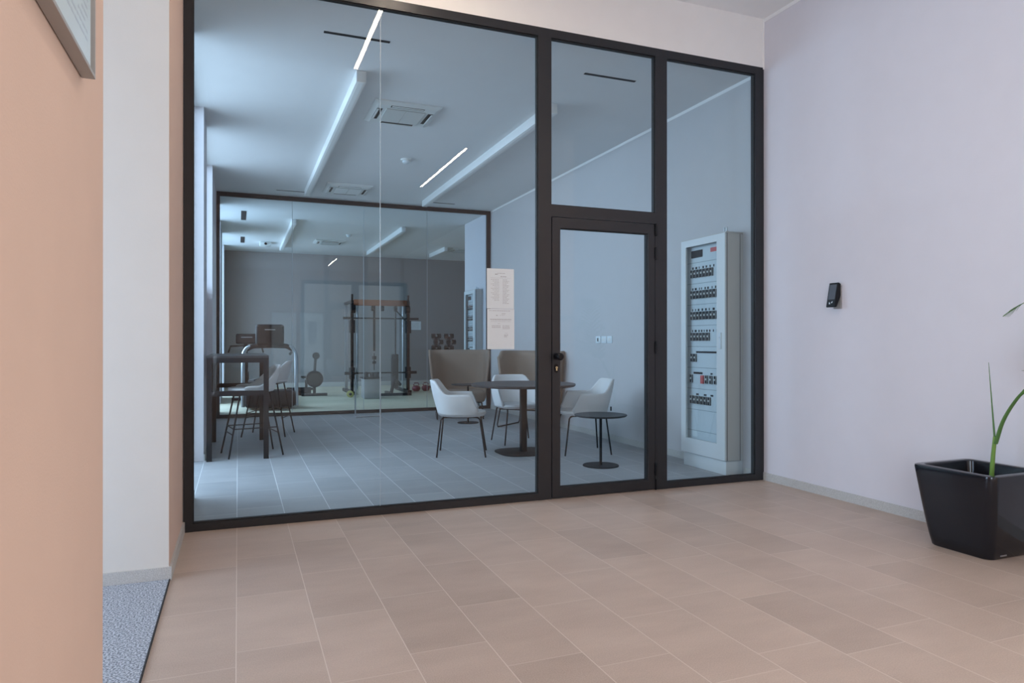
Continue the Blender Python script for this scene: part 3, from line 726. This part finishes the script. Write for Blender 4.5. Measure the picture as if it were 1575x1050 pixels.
def stool(label, loc, rz):
    t = thing('bar_stool', label, 'stool', loc, rz, 'white bar stools at the high table')      # faces -Y
    def hf(a): return 0.745 + 0.215*(1-ss(0.35, 1.55, a)) - 0.02*ss(1.9, 2.2, a)
    s = MB().grid(shell_rows(0.245, 0.235, 0.695, hf, low=0.84, amax=2.1)).build('shell', 'shell', t); solid(s, 0.022)
    m = MB(); pad(m, 0.22, 0.235, 0.675, 0.725, fr=-0.015); m.build('seat', 'shell', t)
    for sx in (-1, 1):
        MB().tube([(sx*0.235, -0.28, 0.0), (sx*0.155, -0.155, 0.672)], 0.009).build('leg', 'darkmetal', t)
        MB().tube([(sx*0.235, 0.265, 0.0), (sx*0.155, 0.145, 0.672)], 0.009).build('leg', 'darkmetal', t)
    def at(sx, sy, z):
        k = z/0.672; yy = (-0.28 + 0.125*k) if sy < 0 else (0.265 - 0.12*k); return (sx*(0.235-0.08*k), yy, z)
    m = MB()
    for z in (0.24, 0.30):
        m.tube([at(-1, -1, z), at(1, -1, z)], 0.006)
    m.tube([at(-1, 1, 0.24), at(1, 1, 0.24)], 0.006); m.tube([at(-1, -1, 0.30), at(-1, 1, 0.30)], 0.006); m.tube([at(1, -1, 0.30), at(1, 1, 0.30)], 0.006)
    m.box(-0.155, -0.155, 0.665, 0.155, 0.150, 0.677)
    m.build('footrest', 'darkmetal', t)
    return t
so = stool('white bar stool pushed under the near end of the high table', (-4.13, 3.14, 0), math.radians(-80))
copy_thing(so, (-3.90, 4.72, 0), math.radians(-108), 'bar stool beyond the high table, nearest the gym glass')

# ================================================================== GYM
tm = thing('treadmill', 'black treadmill with upright console behind the gym glass at left', 'treadmill', (-3.74, 8.25, 0))
MB().box(-0.42, 0.35, 0.06, 0.42, 2.25, 0.20, 0.03, 3).build('deck', 'black', tm)
MB().box(-0.27, 0.50, 0.20, 0.27, 2.24, 0.206).build('running_belt', 'rubber', tm, False)
MB().box(-0.43, 0.0, 0.03, 0.43, 0.50, 0.34, 0.08, 4).build('motor_cover', 'dark', tm)
for sx in (-1, 1):
    MB().tube([(sx*0.455, 0.12, 0.05), (sx*0.455, 0.16, 0.55), (sx*0.455, 0.22, 0.93), (sx*0.44, 0.24, 1.02), (sx*0.40, 0.25, 1.09), (sx*0.33, 0.26, 1.13)], 0.033, 14).build('upright', 'steel', tm)
    MB().tube([(sx*0.42, 0.24, 1.04), (sx*0.41, 0.7, 1.02), (sx*0.40, 0.95, 0.98)], 0.026, 12).build('handrail', 'black', tm)
MB().tube([(-0.40, 0.28, 1.08), (-0.28, 0.26, 1.135), (0, 0.25, 1.145), (0.28, 0.26, 1.135), (0.40, 0.28, 1.08)], 0.045, 14).build('crossbar', 'dark', tm)
ms = MB(); ms.box(-0.245, 0.17, 1.15, 0.245, 0.29, 1.53, 0.055, 5); co = ms.build('console', 'dark', tm)
MB().box(-0.09, 0.166, 1.425, 0.09, 0.171, 1.437).build('badge', 'steel', co, False)
MB().box(-0.05, 0.20, 1.10, 0.05, 0.26, 1.22).build('console_neck', 'black', tm, False)
eb = thing('exercise_bike', 'dark exercise bike console and frame behind the treadmill at left', 'exercise bike', (-4.12, 10.6, 0))
MB().box(-0.20, -0.1, 1.17, 0.22, -0.02, 1.38, 0.035, 4).build('console', 'dark', eb)
MB().box(-0.10, -0.104, 1.30, 0.12, -0.099, 1.315).build('badge', 'steel', eb, False)
MB().tube([(0, 0.0, 0.05), (0, 0.05, 0.7), (-0.02, -0.03, 1.22)], 0.04).build('mast', 'black', eb)
MB().tube([(-0.34, 0.22, 1.0), (-0.30, 0.02, 1.12), (0, 0.0, 1.14), (0.30, 0.02, 1.12), (0.34, 0.22, 1.0)], 0.02).build('handlebar', 'black', eb)
MB().cyl((-0.06, 0.45, 0.32), (0.06, 0.45, 0.32), 0.26, n=32).build('flywheel_cover', 'dark', eb)
MB().box(-0.12, 0.85, 0.86, 0.12, 1.12, 0.93, 0.02).build('saddle', 'black', eb); MB().tube([(0, 0.75, 0.05), (0, 0.97, 0.87)], 0.03).build('seat_post', 'steel', eb)
MB().box(-0.28, -0.03, 0, 0.28, 0.06, 0.06, 0.01).box(-0.28, 1.15, 0, 0.28, 1.23, 0.06, 0.01).box(-0.03, 0.05, 0.02, 0.03, 1.16, 0.07).build('base', 'black', eb)

rw = thing('rowing_machine', 'rowing machine with round dark flywheel standing left of the cable machine', 'rowing machine', (-2.68, 11.3, 0))
MB().cyl((0, -0.07, 0.38), (0, 0.07, 0.38), 0.185, n=36).build('flywheel_housing', 'dark', rw)
MB().cyl((0, -0.075, 0.38), (0, -0.069, 0.38), 0.13, n=32).build('fan_grille', 'rubber', rw)
MB().tube([(0, 0, 0.50), (0.02, 0, 0.80), (0.03, -0.03, 0.87)], 0.030).build('monitor_arm', 'dark', rw)
MB().cyl((0.03, -0.07, 0.90), (0.03, -0.01, 0.90), 0.078, n=24).build('monitor', 'dark', rw)
MB().box(-0.04, 0.05, 0.28, 0.04, 2.1, 0.34).build('rail', 'steel', rw, False)
MB().box(-0.20, 0.9, 0.35, 0.20, 1.2, 0.40, 0.02).build('seat', 'black', rw)
MB().box(-0.28, -0.05, 0.0, 0.28, 0.05, 0.06, 0.01).box(-0.03, -0.03, 0.05, 0.03, 0.03, 0.2).box(-0.22, 1.98, 0, 0.22, 2.05, 0.06).box(-0.03, 1.99, 0.05, 0.03, 2.04, 0.28).build('foot', 'black', rw)
gm = MB(); pts = [(-3.15, 11.9, 0.10), (-2.86, 11.9, 0.10)]
mr = thing('exercise_mat', 'rolled dark exercise mat lying on the gym floor beside the rowing machine', 'mat', (-2.95, 11.6, 0))
MB().cyl((-0.30, 0, 0.09), (0.22, 0, 0.09), 0.09, n=24).build('roll', 'dark', mr); MB().cyl((-0.05, 0, 0.09), (0.02, 0, 0.09), 0.093, n=24).build('strap', 'black', mr)

# cable machine / power rack
pr = thing('cable_machine', 'black cable machine with copper crossbeam standing in the gym', 'gym machine', (-1.16, 11.5, 0))
UX = 0.66
for sx in (-1, 1):
    MB().box(sx*UX-0.035, -0.035, 0.05, sx*UX+0.035, 0.035, 2.18).build('front_upright', 'black', pr, False)
    MB().cyl((sx*(UX-0.12), 0.02, 0.1), (sx*(UX-0.12), 0.02, 2.12), 0.014).build('guide_rod', 'steel', pr)
    MB().box(sx*(UX-0.02)-0.035, 1.0, 0.05, sx*(UX-0.02)+0.035, 1.07, 2.18).build('rear_upright', 'steel', pr, False)
    MB().box(sx*UX-0.045, -0.20, 0, sx*UX+0.045, 1.25, 0.07).build('base_beam', 'black', pr, False)
    MB().box(sx*UX-0.03, -0.03, 2.12, sx*UX+0.03, 1.07, 2.18).build('top_beam', 'black', pr, False)
    MB().box(sx*UX-0.06, -0.09, 1.42, sx*UX+0.06, 0.04, 1.72, 0.01).build('bar_hook', 'dark', pr)
    MB().cyl((sx*(UX-0.02)-0.05, -0.02, 1.98), (sx*(UX-0.02)+0.05, -0.02, 1.98), 0.10, n=24).build('pulley', 'black', pr)
    MB().cyl((sx*(UX), 0.0, 2.16), (sx*UX, 0.0, 2.32), 0.03).build('top_knob', 'black', pr)
    MB().box(sx*UX-0.06, -0.06, 0.35, sx*UX+0.06, 0.06, 0.62, 0.01).build('carriage', 'dark', pr)
MB().box(-UX+0.035, -0.05, 2.06, UX-0.035, 0.04, 2.20, 0.008).build('crossbeam', 'copper', pr)
for x in (-0.18, 0.05, 0.36): MB().cyl((x-0.03, 0, 2.0), (x+0.03, 0, 2.0), 0.065, n=22).build('cable_pulley', 'black', pr)
MB().box(-0.17, -0.02, 1.0, -0.12, 0.02, 2.06).build('cable_strap', 'black', pr, False)
MB().cyl((-0.145, 0, 0.95), (-0.145, 0, 0.55), 0.012).cyl((-0.145, 0, 0.88), (-0.145, 0, 0.80), 0.05).cyl((-0.145, 0, 0.76), (-0.145, 0, 0.70), 0.045).build('cable', 'dark', pr)
MB().tube([(0.36, 0, 1.98), (0.36, 0.0, 0.90)], 0.02).build('punch_strap', 'black', pr)
MB().tube([(0.38, 0, 1.95), (0.60, 0, 1.72)], 0.015).build('brace', 'black', pr)
MB().box(0.30, 0.10, 0.10, 0.46, 0.26, 0.92, 0.02).build('weight_stack', 'dark', pr)
MB().tube([(0.1, -0.75, 0.05), (0.22, -0.6, 0.40), (0.30, -0.2, 0.36), (0.46, -0.05, 0.2)], 0.04).build('pulley_arm', 'black', pr)
MB().box(-0.25, -0.85, 0.0, 0.55, -0.78, 0.06).box(0.1, -0.78, 0.0, 0.17, 0.0, 0.06).build('foot_beam', 'black', pr, False)
bb = thing('barbell', 'long steel barbell resting high on the cable machine hooks', 'barbell', (-1.16, 11.36, 1.76), group='barbells on the cable machine')
MB().cyl((-0.86, 0, 0), (0.86, 0, 0), 0.015).build('bar', 'darkmetal', bb)
for sx in (-1, 1): MB().cyl((sx*0.67, 0, 0), (sx*0.88, 0, 0), 0.026).build('sleeve', 'darkmetal', bb)
bb2 = thing('barbell', 'barbell resting low across the cable machine just above its feet', 'barbell', (-1.16, 11.385, 0.49), group='barbells on the cable machine')
MB().cyl((-0.82, 0, 0), (0.82, 0, 0), 0.018).build('bar', 'darkmetal', bb2)
for sx in (-1, 1): MB().cyl((sx*0.64, 0, 0), (sx*0.84, 0, 0), 0.034).build('sleeve', 'darkmetal', bb2)
bx = thing('plyo_box', 'grey padded jump box on the gym floor in front of the cable machine', 'box', (-1.62, 10.2, 0))
MB().box(-0.17, -0.2, 0.0, 0.17, 0.2, 0.43, 0.02).build('body', 'boxgrey', bx); MB().box(-0.20, -0.22, 0.43, 0.20, 0.22, 0.455, 0.006).build('lid', 'dark', bx)
for i, (xx, rr, hh, lb) in enumerate(((-0.10, 0.042, 0.115, 'small black bottle on the grey jump box, at its left'), (0.03, 0.05, 0.10, 'dark canister on the middle of the grey jump box'), (0.13, 0.045, 0.11, 'black canister on the right of the grey jump box'))):
    b = thing('canister', lb, 'canister', (-1.62+xx, 10.15, 0.4551), group='canisters on the jump box')
    MB().lathe([(0, 0), (rr, 0), (rr, hh*0.7), (rr*0.75, hh*0.85), (0, hh*0.85)], (0, 0, 0), 20).build('body', 'dark', b); MB().cyl((0, 0, hh*0.8), (0, 0, hh), rr*0.6).build('cap', 'black', b)
def roll(label, loc, m='yellow'):
    t = thing('weight_plate', label, 'weight plate', loc)
    MB().cyl((0, -0.03, 0.075), (0, 0.03, 0.075), 0.075, n=26).build('disc', m, t); MB().cyl((0, -0.035, 0.075), (0, 0.035, 0.075), 0.03, n=16).build('hub', 'black', t)
roll('small yellow weight plate leaning beside the grey jump box', (-2.00, 10.55, 0))
# kettlebells in a row, dark red
def kettle(label, loc):
    t = thing('kettlebell', label, 'kettlebell', loc, group='red kettlebells on the gym floor')
    pr_ = [(0, 0), (0.06, 0), (0.095, 0.04), (0.105, 0.075), (0.09, 0.115), (0.05, 0.14), (0, 0.148)]
    MB().lathe(pr_, (0, 0, 0), 24).build('body', 'red', t)
    MB().tube([(-0.045, 0, 0.12), (-0.065, 0, 0.165), (-0.045, 0, 0.205), (0.045, 0, 0.205), (0.065, 0, 0.165), (0.045, 0, 0.12)], 0.013).build('handle', 'red', t)
    return t
k0 = kettle('dark red kettlebell, leftmost in the row right of the cable machine', (-0.20, 11.9, 0))
for i, l in enumerate(('dark red kettlebell, second from left in the row right of the cable machine', 'dark red kettlebell, third from left, near the lounge chair', 'dark red kettlebell, rightmost, beside the lounge chair back')):
    copy_thing(k0, (0.05+0.26*i, 11.95+0.05*i, 0), 0.3*i, l)
# dumbbell trees
def dtree(label, x):
    t = thing('dumbbell_rack', label, 'dumbbell rack', (x, 13.0, 0), group='dumbbell racks')
    MB().box(-0.03, -0.03, 0.05, 0.03, 0.03, 1.36).build('post', 'black', t, False)
    MB().box(-0.15, -0.22, 0, 0.15, 0.22, 0.05, 0.01).build('base', 'black', t)
    for k in range(4): MB().box(-0.05, -0.20, 0.800+0.160*k, 0.05, 0.20, 0.820+0.160*k).build('cradle', 'black', t, False)
    return t
dr_ = dtree('upright dumbbell rack above the lounge chair, the left of two', 0.60); copy_thing(dr_, (0.95, 13.0, 0), 0, 'upright dumbbell rack above the lounge chair, the right of two')
def dumbbell(label, loc):
    t = thing('dumbbell', label, 'dumbbell', loc, group='dumbbells on the racks')
    for sx in (-1, 1): MB().cyl((sx*0.03, 0, 0.07), (sx*0.12, 0, 0.07), 0.07, n=6).build('head', 'rubber', t)
    MB().cyl((-0.06, 0, 0.07), (0.06, 0, 0.07), 0.016, n=10).build('grip', 'steel', t)
    return t
d0 = None
for x, sd_ in ((0.60, 'left'), (0.95, 'right')):
    for k, lv in enumerate(('lowest', 'second', 'third', 'top')):
        lb = 'dark dumbbell on the %s tier of the %s dumbbell rack' % (lv, sd_); loc = (x + 0.03*(-1)**k, 12.87, 0.8202+0.160*k)
        if d0 is None: d0 = dumbbell(lb, loc)
        else: copy_thing(d0, loc, 0, lb)
sg = thing('wall_notice', 'white paper notice on the gym back wall right of the cable machine', 'notice', (0.43, YB, 1.56))
MB().box(-0.165, -0.004, 0, 0.165, 0, 0.24).build('sheet', 'paper', sg, False)
words(sg, -0.14, 0.14, 0.02, 0.22, -0.0041, [(0.1+0.09*i, 0.1, 0.9, 0.004) for i in range(10)], 5)
# steel stand near the gym glass
sn = thing('steel_stand', 'slim steel floor stand before the gym glass, in front of the jump box', 'stand', (-2.33, 6.42, 0))
MB().tube([(-0.20, 0, 0.012), (-0.20, 0, 0.68)], 0.011).build('post', 'steel', sn); MB().tube([(0.20, 0, 0.012), (0.20, 0, 0.72)], 0.011).build('post', 'steel', sn)
MB().tube([(-0.20, 0, 0.012), (0.20, 0, 0.012)], 0.011).tube([(-0.20, -0.12, 0.012), (-0.20, 0.12, 0.012)], 0.011).tube([(0.20, -0.12, 0.012), (0.20, 0.12, 0.012)], 0.011).build('base', 'steel', sn)

# ================================================================== POTTED PALM
pl = thing('potted_palm', 'palm in a glossy black square tapered planter at the right edge', 'potted plant', (-0.262, -2.07, 0))
def rsq(hw, z, r=0.06, n=8, dx=0.0):
    out = []
    for qx, qy, a0 in ((1, 1, 0), (-1, 1, 90), (-1, -1, 180), (1, -1, 270)):
        for i in range(n+1):
            a = math.radians(a0 + 90*i/n); out.append((qx*(hw-r)+r*math.cos(a), qy*(hw-r)+r*math.sin(a), z))
    return out
hb, htp, zz = 0.182, 0.248, 0.475
R = [rsq(hb-0.006, 0.0, 0.045), rsq(hb, 0.006, 0.048)]
for i in range(1, 9):
    v = i/8; R.append(rsq(hb+(htp-hb)*(v**0.85), 0.006+(zz-0.014-0.006)*v, 0.048+0.004*v))
R += [rsq(htp-0.002, zz-0.004, 0.05), rsq(htp-0.010, zz, 0.046), rsq(htp-0.038, zz, 0.04), rsq(htp-0.046, zz-0.006, 0.036), rsq(htp-0.060, zz-0.10, 0.03), rsq(htp-0.07, zz-0.14, 0.03)]
MB().loft(R, True, False).build('planter', 'pot', pl)
MB().loft([rsq(htp-0.062, zz-0.135, 0.03), rsq(htp-0.062, zz-0.115, 0.03)]).build('soil', 'soil', pl, False)
m = MB()
for i, (a, b) in enumerate(((0, 0.008), (0.010, 0.016), (0.018, 0.026), (0.028, 0.034), (0.036, 0.044), (0.047, 0.052))):
    m.box(-0.10+a, -0.1865, 0.016, -0.10+b, -0.1835, 0.024)
m.build('maker_mark', 'steel', pl, False)
ORG = Vector((-0.262, -2.07, 0))
def W_(p): return tuple(Vector(p)-ORG)
def bez(p, n=16):
    p = [Vector(q) for q in p]; out = []
    for i in range(n+1):
        t = i/n; q = p[:]
        while len(q) > 1: q = [q[j].lerp(q[j+1], t) for j in range(len(q)-1)]
        out.append(q[0])
    return out
MB().tube([W_(q) for q in bez([(-0.235, -2.12, 0.35), (-0.235, -2.125, 0.50), (-0.245, -2.15, 0.66)])], 0.013, taper=0.010).build('stem', 'stem', pl)
MB().tube([W_(q) for q in bez([(-0.245, -2.15, 0.62), (-0.25, -2.135, 0.85), (-0.262, -2.125, 1.085)])], 0.006, taper=0.0012).build('spear_leaf', 'leaf', pl)
BASE = [(-0.243, -2.15, 0.62), (-0.252, -2.20, 0.76), (-0.268, -2.285, 0.89), (-0.285, -2.39, 1.0)]
def catmull(p, n=40):
    p = [Vector(q) for q in p]; p = [p[0]*2-p[1]] + p + [p[-1]*2-p[-2]]; out = []; segs = len(p)-3
    for i in range(n+1):
        u = min(segs-1e-6, i/n*segs); k = int(u); t = u-k; a, b, c, d = p[k:k+4]
        out.append(0.5*((2*b) + (c-a)*t + (2*a-5*b+4*c-d)*t*t + (3*b-a-3*c+d)*t**3))
    return out
def frond(pts, lf=0.26, name='frond', n=22, start=0.5, off=0.0):
    pts = [(x+off, y, z) for x, y, z in BASE] + pts
    c = [Vector(W_(q)) for q in catmull(pts, 26)]
    m = MB(); m.tube(c, 0.007, 8, taper=0.0015)
    for i in range(n):
        f = start + (1-start)*i/(n-1); k = min(25, int(f*26)); p = c[k].lerp(c[k+1], f*26-k); d = (c[k+1]-c[k]).normalized()
        L_ = lf*(0.45+0.55*math.sin(PI*min(1, (f-start)/(1-start)*0.8+0.25)))
        side = d.cross(Vector((0, 0, 1)))
        if side.length < 0.1: side = Vector((1, 0, 0))
        side.normalize(); nn = side.cross(d).normalized()
        for sg_ in (-1, 1):
            u = (d*0.75 + side*sg_*0.62 + nn*0.08).normalized()
            q0 = p; pts_ = []
            for j in range(5):
                s_ = j/4; pts_.append(q0 + u*L_*s_ + Vector((0, 0, -0.32*L_*s_*s_)))
            wv = [q_*max(0.3, min(1, lf/0.2)) for q_ in (0.004, 0.010, 0.010, 0.006, 0.0006)]; wd = d.cross(u).normalized().cross(u)
            rows = []
            for q, ww in zip(pts_, wv):
                q = Vector((min(q.x, 0.255), q.y, q.z))
                rows.append([q-wd*ww*0.9, q+nn*0.0015, q+wd*ww*0.9])
            m.grid(rows)
    return m.build(name, 'leaf', pl)
frond([(-0.34, -2.60, 1.30), (-0.42, -2.85, 1.52), (-0.50, -3.10, 1.50)])
frond([(-0.28, -2.58, 1.38), (-0.25, -2.72, 1.66), (-0.22, -2.84, 1.74)], off=0.006)
frond([(-0.42, -2.62, 1.20), (-0.60, -2.90, 1.36), (-0.80, -3.12, 1.28)], off=-0.005)
frond([(-0.38, -2.65, 1.12), (-0.52, -2.95, 1.18), (-0.62, -3.25, 1.00)], off=0.010)
frond([(-0.22, -2.66, 1.26), (-0.19, -2.98, 1.46), (-0.19, -3.30, 1.36)], 0.2, off=0.003)
frond([(-0.27, -2.52, 1.25), (-0.27, -2.46, 1.42), (-0.29, -2.36, 1.425), (-0.315, -2.27, 1.365)], 0.07, n=6, start=0.90)
